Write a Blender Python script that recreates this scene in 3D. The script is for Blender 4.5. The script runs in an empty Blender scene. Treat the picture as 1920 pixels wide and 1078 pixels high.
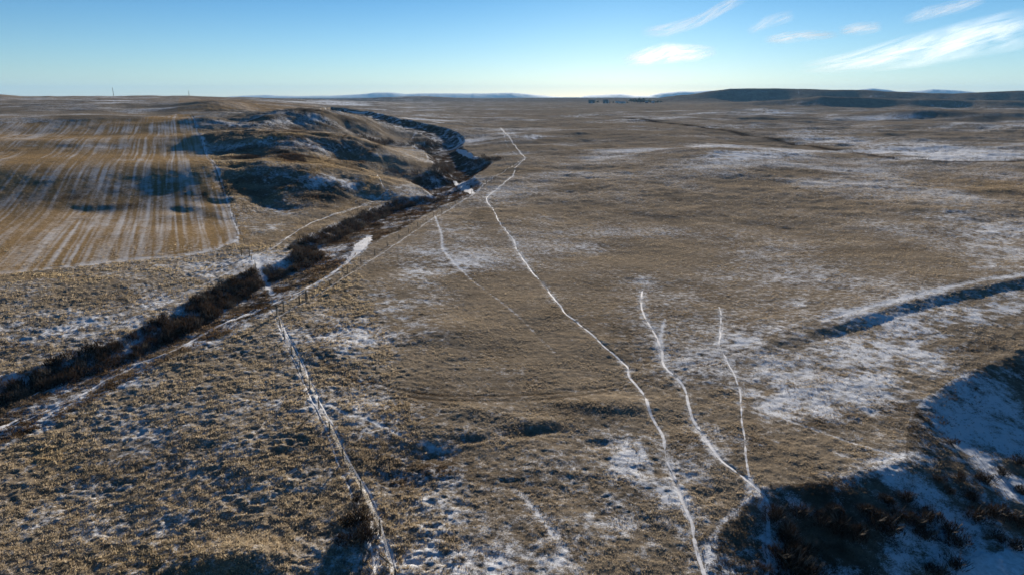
import bpy, math, random
import numpy as np
from mathutils import Vector, Matrix
random.seed(7); RNG = np.random.default_rng(7)
scene = bpy.context.scene
C = scene.collection
R = math.radians

# ---------------------------------------------------------------- camera, sky, sun, exposure
CAM_H = 35.0
PITCH = R(15.65)
FPX = 1281.0                                   # focal length in pixels of the 1920 wide photograph
cd = bpy.data.cameras.new('camera'); cam = bpy.data.objects.new('camera', cd); C.objects.link(cam)
cam.location = (0, 0, CAM_H); cam.rotation_euler = (math.pi/2-PITCH, 0, 0)
cd.sensor_width = 36; cd.lens = 36*FPX/1920; cd.clip_start = 0.5; cd.clip_end = 200000
scene.camera = cam
SUN_AZ, SUN_EL = R(9.0), R(10.2)
sd = Vector((math.sin(SUN_AZ)*math.cos(SUN_EL), math.cos(SUN_AZ)*math.cos(SUN_EL), math.sin(SUN_EL)))
w = bpy.data.worlds.new('World'); scene.world = w; w.use_nodes = True
nt = w.node_tree; bg = nt.nodes['Background']
sky = nt.nodes.new('ShaderNodeTexSky'); sky.sky_type = 'NISHITA'; sky.sun_disc = False
sky.sun_elevation = SUN_EL; sky.sun_rotation = SUN_AZ
sky.altitude = 1200; sky.air_density = 1.0; sky.dust_density = 0.12; sky.ozone_density = 3.0
tint = nt.nodes.new('ShaderNodeMix'); tint.data_type = 'RGBA'; tint.blend_type = 'MULTIPLY'
tint.inputs[0].default_value = 1.0; 
gc = nt.nodes.new('ShaderNodeNewGeometry'); sx = nt.nodes.new('ShaderNodeSeparateXYZ'); mr = nt.nodes.new('ShaderNodeMapRange'); ng = nt.nodes.new('ShaderNodeVectorMath'); ng.operation = 'SCALE'; ng.inputs[3].default_value = -1
nt.links.new(gc.outputs['Incoming'], ng.inputs[0]); nt.links.new(ng.outputs[0], sx.inputs[0]); nt.links.new(sx.outputs['Z'], mr.inputs[0]); mr.inputs[1].default_value = 0.0; mr.inputs[2].default_value = 0.2
grade = nt.nodes.new('ShaderNodeMix'); grade.data_type = 'RGBA'; nt.links.new(mr.outputs[0], grade.inputs[0])     # the deep blue of a clear winter sky above a pale horizon
grade.inputs[6].default_value = (.84, .95, 1.14, 1); grade.inputs[7].default_value = (.17, .52, .74, 1); nt.links.new(grade.outputs[2], tint.inputs[7])
tint.clamp_result = False
nt.links.new(sky.outputs[0], tint.inputs[6]); nt.links.new(tint.outputs[2], bg.inputs[0])
bg.inputs[1].default_value = 0.055
ld = bpy.data.lights.new('sun', 'SUN'); ld.energy = 5.0; ld.angle = R(0.5); ld.color = (1.0, 0.90, 0.76)
sun = bpy.data.objects.new('sun', ld); C.objects.link(sun)
sun.rotation_euler = sd.to_track_quat('Z', 'Y').to_euler(); sun.location = (0, 0, 200)
scene.view_settings.view_transform = 'Standard'; scene.view_settings.look = 'None'
scene.view_settings.exposure = 1.18; scene.view_settings.gamma = 1.0
scene.render.engine = 'CYCLES'
scene.cycles.max_bounces = 5; scene.cycles.transparent_max_bounces = 12; scene.cycles.volume_bounces = 0

# ---------------------------------------------------------------- pixel -> ray helpers (photo pixels, used only to find where things stand)
cp, sp = math.cos(PITCH), math.sin(PITCH)
def ray(px, py):
    u = px-960.0; v = py-539.0
    d = np.array([u, FPX*cp-v*sp, -(FPX*sp+v*cp)])
    return d/np.hypot(d[0], d[1])                # unit horizontal length
def on_z(px, py, z):
    d = ray(px, py); r = (z-CAM_H)/d[2]
    return np.array([d[0]*r, d[1]*r, z])

# ---------------------------------------------------------------- noise
def _h(ix, iy, s):
    h = ix.astype(np.int32).view(np.uint32)*np.uint32(374761393)+iy.astype(np.int32).view(np.uint32)*np.uint32(668265263)+np.uint32(s*974711 & 0xffffffff)
    h = (h ^ (h >> np.uint32(13)))*np.uint32(1274126177)
    h = h ^ (h >> np.uint32(16))
    return h*np.float32(1/4294967295.0)
def vn(x, y, s=0):
    x = np.asarray(x, float); y = np.asarray(y, float)
    ix = np.floor(x); iy = np.floor(y); fx = x-ix; fy = y-iy
    fx = fx*fx*fx*(fx*(fx*6-15)+10); fy = fy*fy*fy*(fy*(fy*6-15)+10)
    a = _h(ix, iy, s); b = _h(ix+1, iy, s); c = _h(ix, iy+1, s); d = _h(ix+1, iy+1, s)
    return a+(b-a)*fx+(c-a)*fy+(a-b-c+d)*fx*fy
def fbm(x, y, s=0, o=3):
    t = 0; a = 0.5; n = 0
    for k in range(o):
        t = t+a*vn(x*2**k+17.3*k, y*2**k+5.1*k, s+k); n += a; a *= 0.5
    return t/n
def sstep(a, b, x):
    t = np.clip((x-a)/(b-a), 0, 1); return t*t*(3-2*t)

# ---------------------------------------------------------------- broad relief: thin plate through heights read off the photograph
CTRL = [
 # centre and right plain
 (960,1060,0),(700,1060,0),(1200,1000,0),(400,1040,-0.5),(100,1040,-1),(960,850,0),(700,760,0),(450,800,0),(200,900,-1),
 (960,650,0),(1300,700,0),(1600,700,0),(1300,550,0),(1700,520,1),(1900,450,1),(1500,430,0.5),(1200,430,0),(960,480,0),(780,520,0),(1900,640,0),(1900,900,0),
 (1900,360,1.5),(1650,330,2),(1350,320,3.4),(1350,283,6.0),(1350,262,4.0),(1100,300,2),(1100,268,3.0),(1100,251,6.0),(1100,236,5),
 (1000,340,0.5),(1000,262,4),(985,300,2),(900,330,0),(850,410,0),(940,240,4),
 (1300,225,6),(1600,295,3),(1560,286,3.5),(1680,290,3.6),(1800,294,3.4),(1700,232,4),(1700,215,5.5),(1850,218,5.5),(1560,222,5),(1500,225,5),(1400,240,5),
 (960,212,7),(760,200,8),(1200,205,9),(1450,208,8),(1100,193,12),(860,193,12),(700,190,10),(1300,192,12),
 # left of the creek: near bench
 (0,640,-0.5),(150,590,0),(300,540,0),(200,520,0.3),(0,530,0.5),(440,480,0.5),(520,440,0.6),(600,405,0.2),(700,365,0.3),
 # hill A, face and crest
 (400,410,0.5),(500,400,0.3),(620,385,0.3),(450,345,4.7),(560,345,4.7),(660,352,2.6),(400,307,9.5),(500,306,9.6),(580,309,9.2),(670,325,5.8),(740,345,2.4),(775,357,0.4),
 (470,299,8.5),(560,302,7.5),(660,312,3.5),(740,326,-1.5),
 # hill B
 (420,280,10.6),(540,284,10.6),(640,290,7.2),(740,306,2.5),(400,250,16.1),(480,250,16.2),(560,256,15.3),(640,266,12.4),(720,280,8.2),(790,298,1.2),
 (420,244,15),(540,248,14),(620,256,9),(700,266,3.0),(770,277,0),
 # hill C
 (450,232,16.5),(560,234,16),(650,240,12),(740,254,4),(400,219,21.8),(500,216,22.3),(600,216,21.5),(680,224,16.8),(740,238,9),(790,256,3),
 (480,209,20.5),(560,207,19),(630,205,15),(560,199,22),(480,192,25),(600,197,18),
 # stubble field
 (350,470,0.6),(200,490,0.5),(30,500,0.5),
]
for y_, z_, xr in ((440,.8,430),(400,1.1,400),(350,4.6,385),(312,8.8,365),(285,10,350),(262,13.2,345),(250,14,340),(222,20.3,335),(212,21,330),(200,25,330),(190,29,330)):
    CTRL += [(x_, y_, z_+random.uniform(-.25, .25)) for x_ in np.linspace(-140, xr, 7)]
CTRL += [(400,190,30)]
P = np.array([on_z(a, b, c) for a, b, c in CTRL])
extra = []
for az in (-75, -60, -50, 50, 60, 75):
    for r in (20, 50, 110, 250, 600, 1500, 3000, 7000, 16000):
        zz = {20: 0, 50: 0, 110: 0, 250: 1, 600: 5, 1500: 9, 3000: 10, 7000: 6, 16000: 0}[r]
        if az < 0 and r in (250, 600, 1500): zz = {250: 7, 600: 18, 1500: 30}[r]
        extra.append((r*math.sin(R(az)), r*math.cos(R(az)), zz))
for az in (-30, -10, 10, 30):
    extra += [(r*math.sin(R(az)), r*math.cos(R(az)), z) for r, z in ((6, 0), (18, 0), (35, 0), (5500, 8), (9000, 4), (16000, 0))]
P = np.vstack([P, np.array(extra)])
def ac(x, y):
    r = np.maximum(np.hypot(x, y), 1e-3)
    return np.arctan2(x, y)*1.7, np.log(r)
def _U(d2): return 0.5*d2*np.log(d2+1e-12)
pa, pl = ac(P[:, 0], P[:, 1]); n = len(P)
K = _U((pa[:, None]-pa)**2+(pl[:, None]-pl)**2)+np.eye(n)*2e-4
Q = np.stack([np.ones(n), pa, pl], 1)
S = np.linalg.solve(np.block([[K, Q], [Q.T, np.zeros((3, 3))]]), np.concatenate([P[:, 2], np.zeros(3)]))
def tps(x, y):
    a, l = ac(x, y); l = np.maximum(l, 1.6)
    sh = a.shape; a = a.ravel(); l = l.ravel(); out = np.empty_like(a)
    for i in range(0, len(a), 40000):
        A = a[i:i+40000]; L = l[i:i+40000]
        out[i:i+40000] = _U((A[:, None]-pa)**2+(L[:, None]-pl)**2)@S[:n]+S[n]+S[n+1]*A+S[n+2]*L
    return out.reshape(sh)
# far ridges: (distance, half depth, skyline read as pixels)
RIDGES = [
 (1500, 320, [(-900,181),(-300,180),(0,177.5),(40,180),(110,181),(200,180.5),(330,180),(420,183),(480,187),(560,192),(640,200)]),
 (2100, 300, [(380,184),(430,182.5),(560,186),(700,190),(800,200)]),
 (3900, 500, [(330,181),(440,183),(520,184.5),(600,186),(680,184.5),(740,182.5),(790,181),(830,182.5),(900,185.5),(960,185),(1010,184.5),(1070,185),(1100,185),(1150,184.5),(1230,185),(1300,188)]),
 (2900, 420, [(1190,192),(1240,183),(1290,177.5),(1340,171),(1370,166.5),(1500,166.5),(1560,168.5),(1620,169),(1660,172),(1720,174),(1790,175.5),(1850,172.5),(1900,170.5),(2000,170),(2400,171),(3500,178)]),
 (1950, 170, [(1250,205),(1330,196),(1400,192),(1460,188.5),(1540,181),(1600,183),(1680,186),(1760,187),(1840,189),(1920,190),(2300,190),(3500,192)]),
 (1150, 120, [(1340,232),(1440,221),(1560,215),(1640,210),(1700,205.5),(1760,204.5),(1840,209),(1920,212),(2100,208),(3500,205)]),
 (820, 70, [(1540,245),(1640,236),(1760,232),(1850,233),(1960,238),(2200,240)]),
]
def _prof(pts, r):
    a = []; z = []
    for px, py in pts:
        d = ray(px, py); a.append(math.atan2(d[0], d[1])); z.append(CAM_H+d[2]*r)
    return np.array(a), np.array(z)
RP = [(r, wd)+_prof(p, r) for r, wd, p in RIDGES]
def zbase(x, y):
    x = np.asarray(x, float); y = np.asarray(y, float)
    z = tps(x, y); az = np.arctan2(x, y); r = np.hypot(x, y)
    rough = (fbm(x/55, y/55, 3, 4)-0.5)*3.2*sstep(150, 500, r)+((fbm(x/90, y/70, 5, 3)-.5)*5.5+(fbm(x/24, y/24, 6, 2)-.5)*2.0)*sstep(R(12), R(20), az)*sstep(350, 520, r)
    z = z+rough+((fbm(x/14, y/14, 9, 3)-0.5)*(0.6+.8*sstep(140, 300, r))+(fbm(x/3, y/3, 10, 2)-0.5)*0.5*sstep(140, 260, r)*(1-sstep(900, 1500, r)))*(.25+.75*sstep(R(-26), R(-20), az))
    for k, (r0, wd, a, h) in enumerate(RP):
        rr = r0*(1+0.10*(fbm(az*9, az*0+k, 21+k, 2)-0.5))
        t = np.interp(az, a, h)+(fbm(az*40, az*0+3.1*k, 31+k, 3)-0.5)*r0*0.0016-(2+r0*.0012)*(k in (3,4,5))*fbm(az*18, r/(r0*.12), 64+k, 3)*np.exp(-((r-r0*.93)/(r0*.05))**2)
        g = np.exp(-((r-rr)/wd)**2)
        if k in (3, 4, 5, 6, 7): g = np.where(r < rr, np.exp(-((r-rr)/(wd*(.34+.3*fbm(az*25, az*0+k*1.7, 61, 2))))**2), g)
        g = np.where(r > rr, np.exp(-((r-rr)/(wd*1.6))**2), g)
        e = np.clip((az-a[0])/0.03, 0, 1)*np.clip((a[-1]-az)/0.03, 0, 1)
        z = z+g*e*np.maximum(t-z, 0)
    z = z+(fbm(x/7, y/7, 12, 3)-.5)*1.5*sstep(190, 240, r)*(1-sstep(600, 900, r))*sstep(R(-25), R(-22), az)*(1-sstep(R(-12), R(-8), az))
    b = sstep(R(80), R(110), np.abs(az))
    return z*(1-b)+0.0*b
def march(px, py, f, rmax=9000):
    d = ray(px, py)
    rs = np.geomspace(25, rmax, 700)
    g = CAM_H+d[2]*rs-f(d[0]*rs, d[1]*rs)
    i = np.argmax(g < 0)
    if g[i] >= 0: i = len(rs)-1
    if i == 0: i = 1
    lo, hi = rs[i-1], rs[i]
    rs = np.linspace(lo, hi, 60); g = CAM_H+d[2]*rs-f(d[0]*rs, d[1]*rs)
    j = max(int(np.argmax(g < 0)), 1)
    r = 0.5*(rs[j]+rs[j-1])
    return np.array([d[0]*r, d[1]*r])
def line0(pts, f=zbase): return np.array([march(a, b, f) for a, b in pts])

# ---------------------------------------------------------------- polyline tools
def pdist(x, y, line, lim):
    """distance, side (+ left of the direction) and arc position to a polyline, only where nearer than lim"""
    d = np.full(x.shape, 1e9); s = np.zeros(x.shape); t = np.zeros(x.shape); acc = 0
    tot = sum(np.hypot(*(line[i+1]-line[i])) for i in range(len(line)-1))
    for i in range(len(line)-1):
        a, b = line[i], line[i+1]; ab = b-a; L = math.hypot(*ab)+1e-9
        m = (x > min(a[0], b[0])-lim) & (x < max(a[0], b[0])+lim) & (y > min(a[1], b[1])-lim) & (y < max(a[1], b[1])+lim)
        if m.any():
            xx = x[m]-a[0]; yy = y[m]-a[1]
            q = np.clip((xx*ab[0]+yy*ab[1])/L**2, 0, 1)
            dd = np.hypot(xx-q*ab[0], yy-q*ab[1]); cr = ab[0]*yy-ab[1]*xx
            od = d[m]; u = dd < od
            d[m] = np.where(u, dd, od); s[m] = np.where(u, np.sign(cr), s[m]); t[m] = np.where(u, (acc+q*L)/tot, t[m])
        acc += L
    return d, s, t
def inside(x, y, poly):
    m = np.zeros(x.shape, bool); lo = poly.min(0); hi = poly.max(0)
    c = (x >= lo[0]) & (x <= hi[0]) & (y >= lo[1]) & (y <= hi[1])
    xx = x[c]; yy = y[c]; r = np.zeros(xx.shape, bool)
    for i in range(len(poly)):
        a = poly[i]; b = poly[i-1]
        if a[1] == b[1]: continue
        r ^= ((a[1] > yy) != (b[1] > yy)) & (xx < (b[0]-a[0])*(yy-a[1])/(b[1]-a[1])+a[0])
    m[c] = r
    return m
def smooth(line, k=6):
    """Catmull-Rom resample"""
    p = np.vstack([2*line[0]-line[1], line, 2*line[-1]-line[-2]]); o = []
    for i in range(1, len(p)-2):
        for q in np.arange(k)/k:
            o.append(0.5*((2*p[i])+(p[i+1]-p[i-1])*q+(2*p[i-1]-5*p[i]+4*p[i+1]-p[i+2])*q*q+(3*p[i]-p[i-1]-3*p[i+1]+p[i+2])*q**3))
    o.append(p[-2]); return np.array(o)

UP = smooth(line0([(-420,860),(-200,770),(0,704),(134,667),(214,640),(287,604),(334,580),(377,555),(434,523),(484,502),(534,487),(548,472),(533,461),(577,441),(640,414),(720,382),(780,369),(805,365),(790,352),(760,338),(790,326),(822,318),(812,306),(800,296),(796,286),(770,274),(796,266),(800,257),(770,246),(735,236),(700,226),(670,216),(640,210),(600,205)]), 4)
LO = smooth(line0([(-420,1010),(-200,920),(0,845),(130,785),(300,690),(400,645),(480,606),(560,556),(640,512),(700,458),(760,428),(830,388),(884,367),(905,345),(890,330),(925,306),(900,297),(885,290),(868,276),(872,262),(862,252),(835,240),(800,233),(760,224),(720,216),(690,209),(650,204),(620,201)]), 4)
VPOLY = np.vstack([UP, LO[::-1]])
RIM = smooth(line0([(1330,1300),(1318,1120),(1330,1020),(1375,955),(1440,910),(1500,906),(1560,899),(1620,880),(1692,858),(1700,815),(1715,765),(1770,722),(1850,680),(1960,640),(2200,560),(2600,480)]), 4)
RPOLY = np.vstack([RIM, [[260, 60], [260, -60], [12, -60]]])
EMB = smooth(line0([(1290,690),(1380,664),(1500,630),(1620,597),(1700,572),(1780,553),(1850,540),(1920,526),(2080,505),(2300,480)]), 3)
PITS = [(965,815,30,8,-.2),(1010,808,34,7,-.22),(885,822,26,6,-.35),(1130,832,40,10,-0.25),(800,850,60,20,-0.5),(760,900,60,24,-0.5),(400,378,26,6,-0.8),(900,770,70,14,0.25),(1010,790,60,10,0.3),
        (170,395,60,8,-0.7),(340,395,30,6,-0.6),(620,660,60,20,0.4),(850,620,80,20,0.5),(1150,760,80,16,0.5),(660,1000,40,40,0.5),(450,1050,90,30,1.0)]
def blobs(lst, f):
    o = []
    for b in lst:
        px, py, rx, ry, h = b
        c = march(px, py, f); e = march(px+rx, py, f)-c; g = march(px, py+ry, f)-c
        o.append((c, np.linalg.inv(np.array([e, g]).T), h, max(np.hypot(*e), np.hypot(*g))))
    return o
def addblobs(x, y, bl, mode='sum'):
    out = np.zeros(x.shape)
    for c, M, h, rad in bl:
        m = (np.abs(x-c[0]) < rad*2.6) & (np.abs(y-c[1]) < rad*2.6)
        if not m.any(): continue
        dx = x[m]-c[0]; dy = y[m]-c[1]
        q = (M[0, 0]*dx+M[0, 1]*dy)**2+(M[1, 0]*dx+M[1, 1]*dy)**2
        v = h*np.exp(-q*0.9)
        out[m] = out[m]+v if mode == 'sum' else np.maximum(out[m], v)
    return out
PB = blobs(PITS, zbase)
def zcarved(x, y, zb=None):
    x = np.asarray(x, float); y = np.asarray(y, float)
    z = zbase(x, y) if zb is None else zb
    r = np.hypot(x, y)
    z = z+addblobs(x, y, PB)
    m = inside(x, y, VPOLY)
    if m.any():
        xx = x[m]; yy = y[m]; rr = r[m]
        du, _, _ = pdist(xx, yy, UP, 60); dl, _, _ = pdist(xx, yy, LO, 60)
        du = np.minimum(du, 60); dl = np.minimum(dl, 60)
        wob = 1+0.5*(fbm(xx/6, yy/6, 55, 2)-0.5)
        D = 2.0+np.clip((rr-110)/180, 0, 1)*3.5
        right = sstep(250, 330, rr)
        dep = -np.log(np.exp(-du*0.62*wob*1.2)+np.exp(-dl*(0.13+0.5*right)*wob*1.2)+np.exp(-D*1.2))/1.2
        lim = -math.log(2)/1.2*0
        z = z.copy(); z[m] = z[m]-np.maximum(dep-lim, 0)
    m = inside(x, y, RPOLY)
    if m.any():
        xx = x[m]; yy = y[m]
        d, _, tt = pdist(xx, yy, RIM, 90); d = np.minimum(d, 90); w_ = 1.2+11*sstep(.46, .62, tt); d = np.maximum(d-w_*(1-np.exp(-d/w_))-5*np.maximum(fbm(xx/5, yy/5, 58, 3)-.45, 0)*sstep(.46, .62, tt), 0)
        wob = 1+0.5*(fbm(xx/9, yy/9, 57, 2)-0.5)
        dep = 7.5*(1-np.exp(-(d*0.34*wob)/7.5*1.25))
        z = z.copy(); z[m] = z[m]-dep
    d, s, t = pdist(x, y, EMB, 26)
    sd_ = np.minimum(d, 26)*np.where(s >= 0, 1, -1)
    h = np.where(sd_ >= 0, np.exp(-(sd_/9)**2), np.clip(1-(-sd_)/2.6, 0, 1)**1.0)
    z = z+0.5*h*sstep(0.0, 0.25, t)*(d < 26)
    return z
zf = zcarved
def G(px, py): return march(px, py, zf)
def GL(pts, k=5): return smooth(line0(pts, zf), k)

# ---------------------------------------------------------------- where the trails and lines run
TRAILS = [ # name, width m, strength, points
 ('main', .38, 1.0, [(938,240),(958,262),(975,285),(984,297),(968,313),(962,330),(945,343),(922,362),(913,374),(925,393),(935,415),(952,436),(965,455),(970,470),(985,492),(1000,512),(1020,535),(1040,560),(1062,588),(1100,618),(1130,645),(1160,672),(1178,688),(1180,705),(1205,737),(1215,765),(1240,815),(1252,870),(1275,925),(1295,975),(1300,1005),(1315,1050),(1330,1100)]),
 ('second', .38, 1.0, [(1203,545),(1203,570),(1213,600),(1232,632),(1240,660),(1248,688),(1272,712),(1288,740),(1296,780),(1320,820),(1350,858),(1385,885),(1420,915),(1437,935),(1440,960),(1440,1010),(1438,1100)]),
 ('third', .30, .7, [(1350,575),(1353,610),(1348,640),(1358,668),(1380,705),(1388,750),(1393,800),(1400,860),(1405,893)]),
 ('fence', .30, .9, [(524,592),(532,612),(545,640),(568,682),(590,730),(620,790),(640,835),(665,885),(690,925),(708,970),(715,1000),(735,1045),(742,1100)]),
 ('fence left', .30, .75, [(508,580),(528,622),(552,680),(572,722),(592,765),(615,820),(640,880),(655,912),(667,948),(685,990),(700,1030),(708,1100)]),
 ('fence up', .22, .9, [(524,592),(560,573),(620,537),(700,485),(760,446),(800,418),(850,388),(885,367)]),
 ('fence far', .3, .5, [(885,367),(905,348),(930,330),(955,315),(982,299)]),
 ('bank', .32, .9, [(470,487),(490,474),(512,465),(540,445),(565,428),(600,412),(640,400),(690,383),(730,372),(772,364)]),
 ('bank upper', .28, .7, [(595,414),(640,398),(680,385),(712,370),(727,357),(716,345),(705,328)]),
 ('bank down', .26, .55, [(470,487),(440,503),(400,525),(350,548),(300,575),(240,600)]),
]
FAINT = [(.8,.8,[(444,440),(427,388),(411,335),(385,290),(367,245),(357,216)]),(.9,1.0,[(0,513),(200,491),(330,479),(400,467),(438,451)]), # painted strokes of thin snow (width m, strength, points)
 (.30,.55,[(815,405),(828,440),(830,465),(850,490),(885,525),(925,555),(980,600),(1040,660)]),
 (.28,.5,[(1247,598),(1240,625),(1236,642)]),(.25,.4,[(945,245),(948,265),(962,285),(982,299)]),
 (.25,.5,[(1470,785),(1530,805),(1600,830),(1692,856)]),(.35,.55,[(970,920),(1000,950),(1030,990),(1060,1030)]),
 (.3,.35,[(1198,830),(1225,890),(1250,940),(1280,1000)]),(.3,.4,[(1690,856),(1640,862),(1600,872)]),
 (.3,.5,[(615,757),(650,775),(700,790),(760,820),(810,838)]),(.6,.6,[(1540,600),(1640,572),(1700,556),(1760,542),(1830,525),(1925,512)]),
 (.9,.7,[(1660,568),(1720,553),(1790,536),(1850,524),(1925,515)]),(.4,.7,[(1405,893),(1400,930),(1350,985),(1325,1050)]),
 (.3,.25,[(1750,805),(1830,808),(1925,822)]),(.4,.3,[(1700,850),(1780,862),(1860,858),(1925,862)]),
 (.5,.9,[(490,478),(486,500),(498,527),(510,552)]),(.5,.6,[(525,505),(520,530)]),
 (.4,.55,[(480,485),(515,490),(540,480)]),(.3,.5,[(430,488),(470,487),(520,470)]),
]
RUTS = [(.35,[(560,588),(600,650),(650,695),(720,722),(800,738),(900,742),(1050,736),(1180,716),(1260,692),(1340,672),(1400,655)]),
        (.35,[(545,596),(585,655),(640,702),(720,732),(800,747),(900,751),(1050,745),(1180,724),(1262,699),(1340,679)]),
        (.5,[(1250,262),(1340,240),(1380,230)])]
ICE = [ # wide snow filled creek bends: (name width profile)
 ([(508,573),(530,562),(560,549),(600,527),(630,508),(655,487),(672,468),(692,443)], [.25,.5,.7,.7,.8,1.6,2.6,1.2]),
 ([(500,577),(470,588),(430,603),(400,618),(370,634),(345,648)], [.3,.5,.5,.5,.4,.25]),
 ([(20,800),(80,776),(110,762),(144,747),(165,734),(192,717),(228,700)], [.1,.2,.12,.35,.45,.35,.12]),([(228,700),(262,681),(300,668),(345,648)], [.15,.3,.2,.3]),
 ([(-20,815),(5,801),(32,788)], [.5,.6,.3]),([(50,747),(75,735),(95,722)], [.2,.3,.2]),
 ([(853,340),(862,347),(872,355),(886,364)], [1.6,3.0,3.2,1.6]),([(857,281),(870,288),(884,295),(896,299)], [1.5,3.0,3.0,1.5]),
 ([(857,258),(862,262),(866,268)], [1,2,1]),([(650,211),(665,212),(690,213)],[2,5,2]),([(755,221),(770,224),(785,224)],[2,4,2]),([(810,229),(820,230),(833,231)],[2,4,2]),
 ([(1790,1130),(1830,1085),(1880,1062),(1960,1045)], [1.5,2.2,2.6,2.2]),
]
SNOW = [ # dusting blobs (px,py,rx,ry,amount)
 (720,560,90,45,.36),(800,500,60,40,.36),(760,620,80,40,.26),(680,640,50,30,.30),(880,500,50,30,.22),(850,430,60,20,.22),(600,620,50,30,.26),
 (1000,410,60,10,.22),(1080,345,40,5,.20),(1120,470,60,12,.20),(1215,530,20,10,.34),(960,700,70,30,.12),(1100,600,50,20,.16),(1020,560,60,20,.14),
 (700,780,70,40,.26),(800,840,40,14,.34),(830,950,40,60,.34),(760,1050,70,60,.40),(1180,860,30,40,.50),(1250,1000,70,70,.36),(1040,1030,90,60,.36),(900,1060,90,40,.30),(1300,900,50,60,.24),
 (1100,930,60,40,.2),(1160,990,50,50,.3),(1390,640,30,20,.42),(1470,615,40,14,.44),(1560,590,40,10,.44),(1330,800,60,60,.26),(1440,760,60,50,.32),(1480,700,90,50,.32),
 (1620,655,90,50,.50),(1700,620,80,40,.58),(1800,590,90,30,.56),(1900,560,60,30,.55),(1640,720,60,40,.46),(1570,760,60,30,.34),(1750,680,60,30,.36),
 (1860,440,90,25,.34),(1880,490,80,20,.30),(1780,400,60,16,.26),(1640,420,60,12,.14),(1520,400,60,10,.16),(1300,380,80,8,.10),(1490,570,30,8,.34),
 (1620,910,120,30,.60),(1780,870,140,60,.66),(1880,800,70,60,.58),(1820,760,60,40,.46),(1640,1040,90,50,.76),(1560,960,60,30,.46),(1800,990,100,50,.74),(1900,940,70,60,.66),(1500,1000,60,60,.45),(1430,1000,50,80,.42),(1850,1060,120,40,.9),
 (1340,270,50,9,.25),(1460,285,90,12,.38),(1350,238,90,4,.5),(1570,262,90,10,.50),(1700,282,110,12,.42),(1850,292,90,10,.38),(1520,246,60,6,.5),(1800,232,140,8,.46),(1900,240,60,8,.5),(1650,222,90,4,.45),(1450,213,60,3.5,.6),(1560,217,40,3,.6),
 (1090,218,35,3,.55),(1160,227,50,5,.5),(1210,240,50,4,.35),(1330,211,40,2.5,.6),(1420,206,25,1.6,.7),(1240,222,60,4,.4),(1500,183,40,1.8,.5),(1640,181,30,1.5,.55),(1380,292,50,7,.3),(1110,252,40,4,.2),(1000,258,16,6,.5),(955,252,20,5,.3),
 (1620,236,50,5,.3),(1780,200,90,4,.4),(1480,196,60,3,.4),(1300,254,60,3,.3),
 (620,195,40,2,.5),(570,192,40,2,.35),(660,197,26,1.5,.5),(780,250,12,4,.4),
 (320,360,60,22,.50),(250,350,50,14,.4),(350,335,40,12,.45),(160,328,70,12,.36),(60,330,50,14,.36),(230,276,90,4,.44),(170,274,40,2.5,.6),(60,272,40,5,.45),(260,300,50,3,.55),(90,293,60,4,.3),(330,235,40,10,.35),(150,235,60,6,.22),(352,225,12,14,.5),
 (380,400,40,20,.4),(200,420,90,20,.24),(100,440,80,30,.26),(330,430,60,20,.22),(60,250,60,8,.12),(280,240,30,6,.3),(395,330,12,30,.5),(444,445,4,10,.8),(408,345,5,22,.6),(380,275,6,20,.6),(20,380,40,20,.3),
 (440,235,40,5,.25),(560,230,70,7,.28),(500,265,80,8,.30),(620,280,60,8,.28),(540,290,60,4,.25),(700,292,40,4,.25),(500,330,80,14,.36),(600,345,60,14,.36),(680,350,40,8,.4),(540,395,40,12,.45),(500,425,40,10,.4),(640,335,50,5,.35),(760,348,20,5,.4),(470,370,50,14,.3),(740,362,30,6,.4),(700,370,30,5,.4),
 (820,345,20,12,.55),(840,330,12,8,.3),(240,555,90,30,.18),(80,560,90,40,.22),(30,610,60,30,.34),(180,610,90,26,.3),(330,560,60,20,.3),(400,510,60,16,.34),(490,490,40,10,.45),(30,470,60,14,.12),
 (60,760,60,14,.40),(200,690,80,14,.34),(330,640,60,12,.42),(410,590,40,12,.36),(20,735,50,10,.45),(120,730,40,8,.4),(640,470,30,16,.38),(520,560,16,10,.7),(160,770,50,10,.3),(250,715,40,8,.3),
 (300,900,90,40,.14),(450,880,60,40,.14),(560,900,50,40,.16),(480,760,60,30,.12),(120,950,90,50,.10),(260,800,80,20,.12),(330,1000,60,60,.16),
]
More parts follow.
